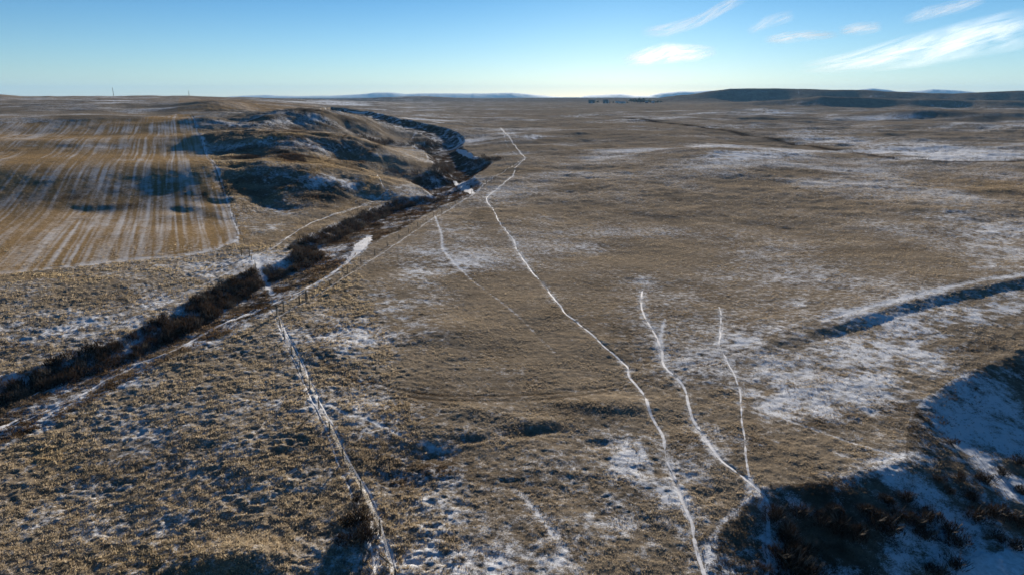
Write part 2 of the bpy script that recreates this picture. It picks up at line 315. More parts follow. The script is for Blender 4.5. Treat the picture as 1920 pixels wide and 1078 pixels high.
DARK = [(200,355,230,24,.35),(60,375,90,20,.35), # dark low growth (sedge, shrub mats), hill faces; first two paint field slope shade
 (790,880,80,34,.8),(750,905,50,26,.7),(985,815,55,12,.35),(1550,790,50,16,.5),(1600,780,40,12,.5),(1850,650,60,14,.5),(1700,760,30,10,.3),  # third blob paints shade into the small hollow
 (880,830,40,12,.35),(690,1000,40,60,.6),(660,980,30,30,.5),(1720,1000,160,24,.4),(1560,990,70,40,.35),(1880,900,90,26,.55),(1500,1050,50,40,.3),(1300,830,60,26,.35),(1400,830,50,40,.35),(1150,930,80,40,.35),(1000,900,70,30,.3),
 (230,385,70,9,.65),(140,370,50,7,.55),(380,365,12,14,.8),(340,365,20,8,.5),(220,362,30,6,.4),(110,322,50,4,.4),(125,272,12,3,.9),(205,188,50,4,.5),(160,190,50,2,.5),(70,196,60,2,.4),(140,207,90,2,.4),(300,205,40,3,.4),
 (520,232,90,5,.5),(620,228,60,4,.45),(560,245,70,3,.5),(640,262,60,5,.5),(480,275,70,7,.45),(600,275,70,7,.5),(700,280,40,6,.4),(440,265,40,6,.4),(470,335,60,12,.4),(580,335,70,9,.5),(640,348,50,8,.4),(590,370,40,5,.6),(540,373,30,4,.5),(470,360,40,16,.3),
 (90,615,60,16,.4),(30,650,50,12,.5),(70,610,40,8,.3),(250,620,60,10,.3),(150,560,60,10,.25),
 (460,297,26,2.6,.9),(548,302,30,3,.9),(1930,640,60,20,.4),(1860,700,60,30,.5),
]
OLIVE = [(1900,340,140,30,.5),(1700,350,150,30,.35),(300,290,150,12,.7),(120,248,150,16,.7),(200,332,40,6,.6),(600,315,110,9,.9),(560,305,100,4,.9),(450,308,60,6,.9),(480,303,60,4,.7),(520,255,120,5,.9),(620,262,60,4,.5),(700,335,50,8,.6),(560,440,60,30,.4),(480,460,40,24,.5),(300,500,150,10,.5),(450,400,16,60,.6),(100,520,100,8,.6),(620,540,60,20,.4),(80,860,60,30,.5),(300,1060,120,30,.5)]
T_LINES = [(w_, s_, GL(p_)) for _, w_, s_, p_ in TRAILS]
F_LINES = [(w_, s_, GL(p_)) for w_, s_, p_ in FAINT]
R_LINES = [(w_, GL(p_)) for w_, p_ in RUTS]
FIELD = line0([(-700,600),(-300,548),(0,514),(200,493),(330,481),(400,469),(436,455),(447,440),(428,385),(412,335),(386,290),(368,245),(358,216),(330,214),(270,222),(150,226),(0,232),(-300,236),(-900,245)], zf)
FIELD2 = line0([(333,210),(334,192),(336,184),(440,186),(520,192),(600,199),(560,205),(460,207),(380,209)], zf)
FB = line0([(1180,222),(1280,234),(1380,249),(1450,260),(1560,281),(1680,299),(1760,303),(1920,301),(2100,298)], zf)
FARFIELD = np.vstack([FB, line0([(2500,250),(2300,205),(1920,204),(1500,204),(1250,208),(1100,212)], zf)])
TRACKS = []
for pts, s_ in [([(20,502),(60,470),(110,425),(150,375),(190,335),(230,285),(265,245)],.45),([(45,503),(70,490),(100,450),(140,405),(185,350)],.45),
    ([(98,492),(118,462),(140,432),(152,405)],.8),([(117,494),(130,470),(150,440),(165,405),(185,355),(200,320)],.95),([(100,492),(130,485),(145,470),(143,455)],.6),([(150,480),(165,455),(180,425),(195,380)],.4),
    ([(218,480),(220,450),(232,410),(245,360),(258,310),(275,260)],.55),([(200,492),(240,482),(248,468),(250,440),(258,400),(268,340),(282,290),(300,240)],.7),
    ([(262,466),(275,420),(280,380),(290,330),(305,260)],.5),([(292,475),(303,460),(305,420),(308,370),(314,320),(322,260),(328,215)],.65),([(330,472),(333,460),(330,430),(325,370),(322,310),(326,262),(330,215)],.95),([(296,478),(330,470),(350,458),(346,430),(340,380),(335,310),(336,262)],.75),
    ([(320,476),(360,464),(372,452),(368,420),(358,370),(350,310),(345,262)],.6),([(340,476),(385,462),(395,448),(388,410),(375,360),(362,310)],.5),([(360,474),(405,460),(415,446),(406,410),(392,360),(380,312)],.55),([(385,470),(425,455),(430,440),(418,400)],.5),
    ([(0,478),(30,450),(70,405),(110,360)],.35),([(0,440),(40,400),(90,350),(140,312)],.35),([(60,500),(200,488),(300,480),(380,470),(430,456)],.6),([(0,510),(200,490),(330,478),(400,466),(437,450)],.8),
    ([(225,285),(240,262),(255,245),(262,236)],.7),([(262,236),(285,240),(300,236)],.5),([(175,430),(190,400),(200,360)],.3),([(50,420),(80,390),(110,360)],.3)]:
    TRACKS.append((.36, s_, GL(pts, 4)))
B_SNOW = blobs(SNOW, zf); B_DARK = blobs(DARK, zf); B_OL = blobs(OLIVE, zf)
FDIR = FIELD[12]-FIELD[8]; FDIR = FDIR/np.hypot(*FDIR)

def attrs(x, y):
    """snow, dark, olive, field weights of the ground at world points"""
    r = np.hypot(x, y)
    inv = inside(x, y, VPOLY); inr = inside(x, y, RPOLY); fld = inside(x, y, FIELD); f2 = inside(x, y, FIELD2); ff = inside(x, y, FARFIELD)
    big = fbm(x/30, y/30, 71, 3); mid = fbm(x/5, y/5, 75, 3)
    SB = addblobs(x, y, B_SNOW)
    snow = 0.275+0.45*(big-0.47)+.16*(fbm(x/1.6, y/1.6, 79, 2)-.5)+SB/(1+.55*SB)*np.clip(.15+1.5*(mid-.22)+1.3*(fbm(x/1.3, y/1.3, 86, 2)-.5), 0, 1.5)*(1-.3*inv)
    snow = snow+0.16*sstep(0.45, .75, fbm(x/120, y/30, 77, 3))*sstep(200, 500, r)
    dark = addblobs(x, y, B_DARK, 'max')*(0.55+1.3*(mid-0.28)); olive = addblobs(x, y, B_OL, 'max')
    dark = dark+0.25*sstep(.55, .8, fbm(x/9, y/9, 81, 3))
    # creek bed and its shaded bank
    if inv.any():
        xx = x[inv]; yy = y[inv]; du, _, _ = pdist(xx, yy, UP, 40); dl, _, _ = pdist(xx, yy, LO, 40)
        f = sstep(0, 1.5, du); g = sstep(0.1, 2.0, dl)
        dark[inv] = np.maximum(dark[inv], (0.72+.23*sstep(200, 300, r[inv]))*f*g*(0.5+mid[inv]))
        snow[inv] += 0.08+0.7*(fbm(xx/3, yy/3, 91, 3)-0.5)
    xx = x[inr]; yy = y[inr]; up = sstep(64, 74, np.hypot(xx, yy)); snow[inr] = snow[inr]*.36+.30+.0*up+0.85*(mid[inr]-0.5); dark[inr] += 0.20-.15*up+0.5*sstep(.45, .65, fbm(x[inr]/7, y[inr]/4, 93, 3))*.6  # hollow ground darkened and its snow thinned, deepening the shade in the colour
    bare = np.zeros(x.shape)
    for w_, s_, L in T_LINES:
        d, _, t = pdist(x, y, L, 4)
        j = 0.7+0.6*fbm(x/1.5, y/1.5, 5, 2)
        k = np.exp(-(d/(w_*0.75*j))**2)*s_; bare = np.maximum(bare, k)
        snow = snow+0.14*np.exp(-(d/(w_*2.0))**2)*s_*(0.4+mid)
    fs = np.zeros(x.shape)
    for w_, s_, L in F_LINES:
        d, _, _ = pdist(x, y, L, 5); k = np.exp(-(d/(w_*(0.6+0.8*fbm(x/2, y/2, 8, 2))))**2)*s_; fs = np.maximum(fs, k)
    bare = np.maximum(bare, fs*0.6); snow = snow+fs*0.40
    rut = np.zeros(x.shape)
    for w_, L in R_LINES:
        d, _, _ = pdist(x, y, L, 4); rut = np.maximum(rut, np.exp(-(d/w_)**2))
    dark = dark+0.55*rut*(0.3+mid); bare = np.maximum(bare, 0.5*rut)
    # stubble field with its drilling lines
    q = (x*FDIR[1]-y*FDIR[0]); p = x*FDIR[0]+y*FDIR[1]
    if fld.any():
        st = fbm(q/0.9, p/60, 41, 3); st2 = fbm(q/4.5, p/150, 45, 2)
        tr = np.zeros(x.shape)
        for w_, s_, L in TRACKS:
            d, _, _ = pdist(x, y, L, 5); tr = np.maximum(tr, s_*np.exp(-(d/(w_*(.6+.8*fbm(x/3, y/3, 8, 2))))**2))
            tr = np.maximum(tr, .16*s_*np.exp(-(d/(w_*3))**2))
        snow = np.where(fld, snow*(0.7+1.2*(st-0.4))+0.55*(st-0.5)+0.10*(st2-0.5)+tr*0.40+0.02, snow)
    d, s, t = pdist(x, y, FB, 40)
    dark = dark+0.8*1.1*np.exp(-(d/(1.6+0.006*r))**2); snow = snow+0.15*ff*sstep(0, 25, np.minimum(d, 40))*(0.4+fbm(x/60, y/20, 66, 3)); snow = snow*(1-.38*sstep(300, 700, r)*sstep(-.25, .25, np.arctan2(x, y)))
    fieldw = np.where(fld, 1.0, 0.0)+np.where(f2, 0.7, 0.0)
    dark = dark+(0.06*sstep(110, 200, r))*(1-.8*fld)*(1-.45*olive)+0.4*sstep(2200, 3200, r)+0.2*sstep(500, 1100, r)*sstep(.25, .45, np.arctan2(x, y))  # far plain darkened in colour for missing grass self-shadow; far hills dark too
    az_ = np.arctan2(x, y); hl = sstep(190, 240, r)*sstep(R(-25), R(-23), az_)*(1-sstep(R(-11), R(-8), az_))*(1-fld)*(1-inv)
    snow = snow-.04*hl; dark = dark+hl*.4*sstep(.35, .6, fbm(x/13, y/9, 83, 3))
    snow = snow+.07*sstep(6, -6, x+8+.3*(y-60))*(r < 160)
    edge, _, _ = pdist(x, y, FIELD[6:13], 6); olive = np.maximum(olive, 0.8*np.exp(-(edge/3)**2)); dark = dark+.55*np.exp(-(edge/.8)**2)*fld  # dark line paints the shadow along the inner field edge
    snow = snow-0.12*np.maximum(0, dark-0.4)
    return np.clip(snow, 0, 1.2), np.clip(dark, 0, 1), np.clip(olive, 0, 1), np.clip(fieldw, 0, 1), np.clip(bare, 0, 1)

# ---------------------------------------------------------------- materials
def mat(name):
    m = bpy.data.materials.new(name); m.use_nodes = True; t = m.node_tree
    return m, t, t.nodes['Principled BSDF']
def N(t, kind, **kw):
    n = t.nodes.new(kind)
    for k, v in kw.items(): setattr(n, k, v)
    return n
def mixc(t, fac, a, b, mode='MIX'):
    n = N(t, 'ShaderNodeMix', data_type='RGBA', blend_type=mode)
    for s, v in ((0, fac), (6, a), (7, b)):
        if isinstance(v, (int, float)): n.inputs[s].default_value = v
        elif isinstance(v, tuple): n.inputs[s].default_value = v if len(v) == 4 else v+(1,)
        else: t.links.new(v, n.inputs[s])
    return n.outputs[2]
def mth(t, op, a, b=0.0, c=0.0, clamp=False):
    n = N(t, 'ShaderNodeMath', operation=op, use_clamp=clamp)
    for s, v in enumerate((a, b, c)):
        if isinstance(v, (int, float)): n.inputs[s].default_value = v
        else: t.links.new(v, n.inputs[s])
    return n.outputs[0]
def noise(t, scale, det=4, rough=0.6, vec=None):
    n = N(t, 'ShaderNodeTexNoise'); n.inputs['Scale'].default_value = scale; n.inputs['Detail'].default_value = det; n.inputs['Roughness'].default_value = rough
    if vec is not None: t.links.new(vec, n.inputs['Vector'])
    return n.outputs['Fac']
def attr(t, name):
    n = N(t, 'ShaderNodeAttribute'); n.attribute_name = name; return n.outputs['Fac']

def ground_material():
    m, t, b = mat('ground')
    co = N(t, 'ShaderNodeTexCoord').outputs['Object']
    n1 = noise(t, 0.06, 5, .6, co); n2 = noise(t, 1.1, 6, .72, co); n3 = noise(t, 8.0, 4, .8, co)
    mix = mth(t, 'ADD', mth(t, 'MULTIPLY', n2, .52), mth(t, 'MULTIPLY', n3, .48))
    grass = mixc(t, mth(t, 'MULTIPLY_ADD', n1, 2.4, -.7, True), (.20, .168, .13), (.30, .245, .18))
    grass = mixc(t, attr(t, 'olive'), grass, (.27, .18, .085))
    field = mixc(t, n1, (.26, .18, .092), (.37, .25, .125))
    col = mixc(t, attr(t, 'field'), grass, field)
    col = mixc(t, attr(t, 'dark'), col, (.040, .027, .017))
    col = mixc(t, 1.0, col, mixc(t, mth(t, 'MULTIPLY_ADD', mix, 3.2, -1.1, True), (.45, .45, .48), (1.45, 1.4, 1.3)), 'MULTIPLY')
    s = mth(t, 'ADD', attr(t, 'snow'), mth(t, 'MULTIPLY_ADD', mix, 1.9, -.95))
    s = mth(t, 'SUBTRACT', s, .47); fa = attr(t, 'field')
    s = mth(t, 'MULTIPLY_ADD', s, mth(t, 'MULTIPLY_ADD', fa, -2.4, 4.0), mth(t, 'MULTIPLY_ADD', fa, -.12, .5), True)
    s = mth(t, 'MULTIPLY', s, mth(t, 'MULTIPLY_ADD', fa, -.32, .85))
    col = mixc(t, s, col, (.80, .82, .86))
    t.links.new(col, b.inputs['Base Color']); b.inputs['Roughness'].default_value = .95; b.inputs['Specular IOR Level'].default_value = 0
    bp = N(t, 'ShaderNodeBump'); bp.inputs['Strength'].default_value = .8; bp.inputs['Distance'].default_value = .25
    t.links.new(mix, bp.inputs['Height']); t.links.new(bp.outputs[0], b.inputs['Normal'])
    return m
def simple(name, c1, c2, scale=3, rough=.9, det=4):
    m, t, b = mat(name); co = N(t, 'ShaderNodeTexCoord').outputs['Object']
    n = mth(t, 'MULTIPLY_ADD', noise(t, scale, det, .6, co), 2.4, -.7, True)
    t.links.new(mixc(t, n, c1, c2), b.inputs['Base Color']); b.inputs['Roughness'].default_value = rough; b.inputs['Specular IOR Level'].default_value = .15
    return m
def leafy(name, trans=.35):
    """blade material: colour attribute, part of the light passes through"""
    m = bpy.data.materials.new(name); m.use_nodes = True; t = m.node_tree; t.nodes.remove(t.nodes['Principled BSDF'])
    a = N(t, 'ShaderNodeAttribute'); a.attribute_name = 'tone'
    d = N(t, 'ShaderNodeBsdfDiffuse'); tr = N(t, 'ShaderNodeBsdfTranslucent'); mx = N(t, 'ShaderNodeMixShader'); mx.inputs[0].default_value = trans
    t.links.new(a.outputs['Color'], d.inputs[0]); t.links.new(a.outputs['Color'], tr.inputs[0])
    t.links.new(d.outputs[0], mx.inputs[1]); t.links.new(tr.outputs[0], mx.inputs[2]); t.links.new(mx.outputs[0], t.nodes['Material Output'].inputs[0])
    return m
M_GROUND = ground_material()
M_SNOW = simple('packed snow', (.50, .49, .49), (.88, .88, .90), 2.2)
M_GRASS = leafy('dry grass', .45); M_TWIG = leafy('bare twigs', .12)
M_WOOD = simple('weathered wood', (.10, .08, .06), (.20, .16, .12), 6)
M_STEEL = simple('rusty wire', (.10, .09, .08), (.2, .18, .16), 8, .5)
M_MOUNT = simple('mountain', (.30, .36, .44), (.38, .43, .50), .0006)  # distance haze painted in as pale blue over snowy grey
M_FOL = leafy('tree foliage', .25)
M_WALLS = {'white': simple('white wall', (.6, .6, .58), (.75, .75, .72), .5), 'red': simple('red wall', (.2, .05, .04), (.28, .07, .05), .5), 'dark': simple('dark wall', (.10, .11, .10), (.16, .16, .14), .4), 'roof': simple('metal roof', (.3, .32, .34), (.45, .46, .48), .4, .5)}

# ---------------------------------------------------------------- mesh helpers
def tag(o, label=None, cat=None, group=None, kind=None):
    if label: o['label'] = label
    if cat: o['category'] = cat
    if group: o['group'] = group
    if kind: o['kind'] = kind
    return o
def mesh_np(name, co, faces, m, parent=None, smooth_=False, attrs_=None, tone=None):
    me = bpy.data.meshes.new(name); co = np.ascontiguousarray(co, dtype=np.float32); faces = np.ascontiguousarray(faces, dtype=np.int32)
    k = faces.shape[1]
    me.vertices.add(len(co)); me.vertices.foreach_set('co', co.ravel())
    me.loops.add(faces.size); me.loops.foreach_set('vertex_index', faces.ravel())
    me.polygons.add(len(faces)); me.polygons.foreach_set('loop_start', np.arange(0, faces.size, k, dtype=np.int32)); me.polygons.foreach_set('loop_total', np.full(len(faces), k, np.int32))
    me.update(calc_edges=True)
    if smooth_: me.polygons.foreach_set('use_smooth', np.ones(len(faces), bool))
    for an, v in (attrs_ or {}).items():
        a = me.attributes.new(an, 'FLOAT', 'POINT'); a.data.foreach_set('value', np.ascontiguousarray(v, dtype=np.float32).ravel())
    if tone is not None:
        a = me.color_attributes.new('tone', 'FLOAT_COLOR', 'POINT')
        c4 = np.ones((len(co), 4), np.float32); c4[:, :3] = tone; a.data.foreach_set('color', c4.ravel())
    me.materials.append(m)
    o = bpy.data.objects.new(name, me); C.objects.link(o)
    if parent: o.parent = parent
    return o
class MB:
    def __init__(s): s.v = []; s.f = []
    def box(s, c, d, rz=0, taper=1):
        i = len(s.v); ca, sa = math.cos(rz), math.sin(rz)
        for z in (-1, 1):
            k = taper if z > 0 else 1
            for a, b in ((-1, -1), (1, -1), (1, 1), (-1, 1)):
                x, y = a*d[0]/2*k, b*d[1]/2*k; s.v.append((c[0]+x*ca-y*sa, c[1]+x*sa+y*ca, c[2]+z*d[2]/2))
        s.f += [(i, i+3, i+2, i+1), (i+4, i+5, i+6, i+7)]+[(i+k, i+(k+1) % 4, i+4+(k+1) % 4, i+4+k) for k in range(4)]
    def tube(s, a, b, r0, r1, n=7):
        a = Vector(a); b = Vector(b); q = (b-a).to_track_quat('Z', 'Y'); i = len(s.v)
        for p, r in ((a, r0), (b, r1)):
            for k in range(n):
                t = 2*math.pi*k/n; s.v.append(tuple(p+q@Vector((r*math.cos(t), r*math.sin(t), 0))))
        s.f += [(i+k, i+(k+1) % n, i+n+(k+1) % n, i+n+k) for k in range(n)]
        s.f += [tuple(i+n+k for k in range(n)), tuple(i+n-1-k for k in range(n))]
    def build(s, name, m, parent=None):
        me = bpy.data.meshes.new(name); me.from_pydata(s.v, [], s.f); me.materials.append(m)
        o = bpy.data.objects.new(name, me); C.objects.link(o)
        if parent: o.parent = parent
        return o
def empty(name, loc, rz=0):
    o = bpy.data.objects.new(name, None); C.objects.link(o); o.location = loc; o.rotation_euler = (0, 0, rz); o.empty_display_size = .3; return o

# ---------------------------------------------------------------- the ground sheet
rs = [4.0]
while rs[-1] < 15500:
    r = rs[-1]; rs.append(r+(0.9 if r < 26 else min(max(r*r/CAM_H*0.0013, 0.085), 0.0075*r if r > 150 else 9)))
rs = np.array(rs)
azd = np.linspace(R(-44), R(44), 1400)
azs = np.concatenate([np.linspace(R(-180), R(-60), 60)[:-1], np.linspace(R(-60), R(-44), 60)[:-1], azd, np.linspace(R(44), R(60), 60)[1:], np.linspace(R(60), R(180), 60)[1:]])
AZ, RR = np.meshgrid(azs, rs); X = RR*np.sin(AZ); Y = RR*np.cos(AZ)
Zc = zcarved(X, Y)
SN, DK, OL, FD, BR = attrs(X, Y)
LT = sstep(6, -6, X+8+0.30*(Y-60))*(1-sstep(130, 200, RR)); rough = (1-0.9*BR)*(1-0.75*FD)*(1+.5*LT)
near = 1-sstep(220, 600, RR)
big_t = 0.5+0.8*fbm(X/8, Y/8, 101, 2)
Zc = Zc+near*rough*((fbm(X/0.8, Y/0.65, 103, 2)-0.5)*0.24*big_t*(.55+.45*LT)+(fbm(X/2.6, Y/1.9, 107, 2)-0.5)*0.13*big_t)-0.10*BR
NA, NR = len(azs), len(rs)
ii = np.arange(NR-1)[:, None]*NA+np.arange(NA-1)[None, :]
faces = np.stack([ii, ii+1, ii+NA+1, ii+NA], -1).reshape(-1, 4)[:, ::-1]
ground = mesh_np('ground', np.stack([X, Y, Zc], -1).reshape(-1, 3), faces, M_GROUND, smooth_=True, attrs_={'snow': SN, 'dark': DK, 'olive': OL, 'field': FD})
tag(ground, 'rolling dry grass prairie dusted with snow, cut by a creek valley', 'ground', kind='structure')
def zg(x, y):
    """height of the built ground sheet"""
    x = np.asarray(x, float); y = np.asarray(y, float)
    a = np.interp(np.arctan2(x, y), azs, np.arange(NA)); r = np.interp(np.hypot(x, y), rs, np.arange(NR))
    i = np.clip(a.astype(int), 0, NA-2); j = np.clip(r.astype(int), 0, NR-2); fa = a-i; fr = r-j
    return Zc[j, i]*(1-fa)*(1-fr)+Zc[j, i+1]*fa*(1-fr)+Zc[j+1, i]*(1-fa)*fr+Zc[j+1, i+1]*fa*fr
def g3(px, py):
    p = G(px, py); return Vector((p[0], p[1], float(zg(*p))))

# ---------------------------------------------------------------- trails and creek ice: draped sheets
def ribbon(name, line, widths, m, seed, lift=0.035, rag=0.5, gapk=1):
    L = [line[0]]
    for i in range(len(line)-1):
        d = np.hypot(*(line[i+1]-line[i])); k = max(1, int(d/max(0.25, np.hypot(*line[i])*0.004)))
        for q in range(1, k+1): L.append(line[i]+(line[i+1]-line[i])*q/k)
    L = np.array(L); n_ = len(L); t = np.gradient(L, axis=0); t /= np.hypot(t[:, 0], t[:, 1])[:, None]+1e-9; nn = np.stack([-t[:, 1], t[:, 0]], 1)
    s = np.linspace(0, 1, n_); acc = np.concatenate([[0], np.cumsum(np.hypot(*np.diff(L, axis=0).T))])
    wv = np.interp(s, np.linspace(0, 1, len(widths)), widths)
    L = L+nn*((vn(acc/4.0, acc*0+seed, 3)-.5)*.35)[:, None]
    rg = 0 if rag == 0 else 1
    wl = wv*(1-rag*.5+rag*rg*fbm(acc/.8, acc*0+seed, 11, 3)); wr = wv*(1-rag*.5+rag*rg*fbm(acc/.8, acc*0+seed+9, 15, 3))
    gap = sstep(.29, .43, fbm(acc/1.7, acc*0+seed+4, 19, 3)); gap = 1-gapk*(1-gap); wl = wl*gap; wr = wr*gap
    cols = [-.5, -.25, 0, .25, .5]; V = []
    for c in cols:
        ww = wl if c < 0 else wr
        q = L+nn*(ww*c)[:, None]; r_ = np.hypot(q[:, 0], q[:, 1])
        V.append(np.stack([q[:, 0], q[:, 1], zg(q[:, 0], q[:, 1])+lift*(1-1.1*abs(c))+.00012*r_], 1))
    V = np.stack(V, 1); nc = len(cols)
    i = np.arange(n_-1)[:, None]*nc+np.arange(nc-1)[None, :]
    f = np.stack([i, i+1, i+nc+1, i+nc], -1).reshape(-1, 4)
    return mesh_np(name, V.reshape(-1, 3), f, m, smooth_=True)
PL = {'main':'long winding snow filled cattle trail running the full depth of the plain','second':'snow filled cattle trail ending in the shaded hollow','third':'short faint cattle trail joining the middle snowy trail','fence':'white cattle trail on the right side of the wire fence','fence left':'thin bluish trail on the left side of the wire fence','fence up':'straight white trail beside the fence climbing from the creek crossing','fence far':'faint trail continuing along the far fence','bank':'white trail along the top of the creek bank','bank upper':'thin kinked trail on the hill nose above the creek','bank down':'faint trail on the bench above the shrub bank'}
for i, (nm, w_, s_, p_) in enumerate(TRAILS):
    if nm.startswith('fence'): w_ = w_*.75
    L = T_LINES[i][2]; gk = .3 if nm == 'fence' else 1; r_ = np.hypot(L[:, 0], L[:, 1])
    wd = w_*(0.5+0.5*s_)*np.clip(r_/300, .85, 1.5)
    tag(ribbon('path', L, wd, M_SNOW, i*7+1, gapk=.35 if nm == 'fence' else .9), PL[nm], 'path', kind='structure')
for i, (p_, wd) in enumerate(ICE):
    o = ribbon('creek_ice', GL(p_, 5), np.array(wd)*(2.2 if i in (1, 4) else 1.5 if i < 5 else 1.15), M_SNOW, 200+i*7, .09, .6, .35)
    tag(o, 'snow covered creek ice lying in the valley bottom', 'water', kind='structure')

# ---------------------------------------------------------------- grass, realised as blades
def blades(px_, py_, pz_, size, tone, nb, flat=1.5, wfac=0.19):
    """nb blades per tuft; returns verts and tris"""
    n_ = len(px_); a = RNG.uniform(0, 2*np.pi, (n_, nb)); s = size[:, None]*RNG.uniform(.6, 1.2, (n_, nb))
    lean = RNG.uniform(.3, flat, (n_, nb)); off = RNG.uniform(0, .38, (n_, nb))*size[:, None]
    bx = px_[:, None]+np.cos(a)*off; by = py_[:, None]+np.sin(a)*off
    la = a+RNG.uniform(-.7, .7, (n_, nb))
    tx = bx+np.cos(la)*s*lean+.10*s; ty = by+np.sin(la)*s*lean; tz = pz_[:, None]+s*(1-.35*lean)
    wa = RNG.uniform(0, np.pi, (n_, nb)); ww = s*wfac
    z0 = pz_[:, None]-.05+0*bx
    v = np.stack([np.stack([bx-np.cos(wa)*ww, by-np.sin(wa)*ww, z0], -1), np.stack([bx+np.cos(wa)*ww, by+np.sin(wa)*ww, z0], -1), np.stack([tx, ty, tz], -1)], 2)
    tn = tone[:, None, :]*RNG.uniform(.75, 1.25, (n_, nb, 1)); tn = np.repeat(tn[:, :, None, :], 3, 2)
    return v.reshape(-1, 3), tn.reshape(-1, 3)
def scatter(r0, r1, dens, az=R(43)):
    k = int(dens*0.5*(r1*r1-r0*r0)*2*az); r = np.sqrt(RNG.uniform(r0*r0, r1*r1, k)); a = RNG.uniform(-az, az, k)
    return r*np.sin(a), r*np.cos(a)
tan = np.array((.46, .36, .24)); ochre = np.array((.58, .45, .25)); brown = np.array((.10, .062, .036)); grey = np.array((.32, .28, .22))
VV, TT = [], []
for r0, r1, dens, nb, sz, *azr in ((200, 460, 1.8, 4, .32, R(-26), R(-7)), (36, 75, 24, 9, .135), (75, 120, 13.0, 7, .155), (120, 200, 5.0, 5, .20), (200, 340, 1.4, 4, .28), (340, 560, .42, 4, .32)):
    x, y = scatter(r0, r1, dens)
    if azr:
        m = (np.arctan2(x, y) > azr[0]) & (np.arctan2(x, y) < azr[1]); x = x[m]; y = y[m]
    sn, dk, ol, fd, br = attrs(x, y)
    pn = fbm(x/3.2, y/3.2, 131, 3); lt = (x < -8+(-0.30)*(y-60)) & (y < 160)
    keep = RNG.uniform(0, 1, len(x)) < np.clip(1.0-sn*1.1, .12, 1)*(1-br)*(1-.85*fd)*(0.5+1.2*sstep(.38, .62, pn))*(1-sstep(380, 560, np.hypot(x, y)))
    x, y, sn, dk, ol, lt, pn = [q[keep] for q in (x, y, sn, dk, ol, lt, pn)]
    size = sz*np.clip(RNG.lognormal(0, .34, len(x)), .5, 1.7)*(.68+.55*lt+.35*dk)*(.7+.7*pn)
    tone = grey+(tan-grey)*RNG.uniform(0, 1, (len(x), 1))
    tone = tone+(ochre-tone)*np.clip(ol+.12*lt, 0, 1)[:, None]; tone = tone+(brown-tone)*np.clip(dk*1.05, 0, 1)[:, None]
    inr_ = inside(x, y, RPOLY); tone = np.where(inr_[:, None], tone*.5, tone)  # grass in the hollow darkened, its shade painted into the tone
    v, t_ = blades(x, y, zg(x, y), size, tone, nb); VV.append(v); TT.append(t_)
v = np.concatenate(VV); t_ = np.concatenate(TT)
grass = mesh_np('grass', v, np.arange(len(v)).reshape(-1, 3), M_GRASS, tone=t_)
tag(grass, 'dry tan bunch grass covering the prairie', 'grass', kind='stuff')
print('grass tris', len(v)//3)

# ---------------------------------------------------------------- shrubs
CROSS = GL([(470,484),(486,500),(498,527),(510,552),(519,590)])
def twig_cloud(cx, cy, cz, rad, hgt, k, tone, w0=.05, seglen=.5):
    """k short twigs filling a flattened dome: tufts of upright splayed slivers"""
    n_ = len(cx); u = RNG.uniform(0, 1, (n_, k))**.5; a = RNG.uniform(0, 2*np.pi, (n_, k)); h = RNG.uniform(0, 1, (n_, k))
    rr = u*rad[:, None]*np.sqrt(np.clip(1-(h*.9)**2, 0.05, 1)); x = cx[:, None]+np.cos(a)*rr; y = cy[:, None]+np.sin(a)*rr; z = cz[:, None]+h*hgt[:, None]*(1-.45*u*u)
    L = seglen*hgt[:, None]*RNG.uniform(.5, 1.2, (n_, k)); sp_ = RNG.uniform(.15, .75, (n_, k)); la = a+RNG.uniform(-.9, .9, (n_, k))
    tx = x+np.cos(la)*L*sp_; ty = y+np.sin(la)*L*sp_; tz = z+L*(1-.4*sp_)
    wa = RNG.uniform(0, np.pi, (n_, k)); ww = w0*hgt[:, None]*RNG.uniform(.5, 1.2, (n_, k))
    zb = z-.25*L
    v = np.stack([np.stack([x-np.cos(wa)*ww, y-np.sin(wa)*ww, zb], -1), np.stack([x+np.cos(wa)*ww, y+np.sin(wa)*ww, zb], -1), np.stack([tx, ty, tz], -1)], 2)
    tn = tone[:, None, :]*RNG.uniform(.6, 1.4, (n_, k, 1))
    return v.reshape(-1, 3), np.repeat(tn[:, :, None, :], 3, 2).reshape(-1, 3)
dark_br = np.array((.055, .040, .030)); red_br = np.array((.085, .056, .038))  # dark and reddish browns of bare twigs
def thicket(name, label, pts, k, rad, hgt, cat='shrubs', tri=60, tn=None):
    x, y = pts; m_ = pdist(x, y, CROSS, 6)[0] > 1.1; x = x[m_]; y = y[m_]; c = dark_br+(red_br-dark_br)*RNG.uniform(0, 1, (len(x), 1)) if tn is None else tn*RNG.uniform(.7, 1.3, (len(x), 1))
    if tn is None:
        c = c+(np.array((.13, .115, .095))-c)*sstep(.5, .7, fbm(x/2.5, y/2.5, 141, 2))[:, None]*.7
        k_ = fbm(x/3, y/3, 143, 2) > .34; x = x[k_]; y = y[k_]; c = c[k_]
    r_ = rad*RNG.uniform(.6, 1.3, len(x)); h_ = hgt*RNG.uniform(.6, 1.3, len(x))*(.55+.9*fbm(x/4, y/4, 145, 2))
    v, t_ = twig_cloud(x, y, zg(x, y)-.1, r_, h_, tri, c)
    return tag(mesh_np(name, v, np.arange(len(v)).reshape(-1, 3), M_TWIG, tone=t_), label, cat, kind='stuff')
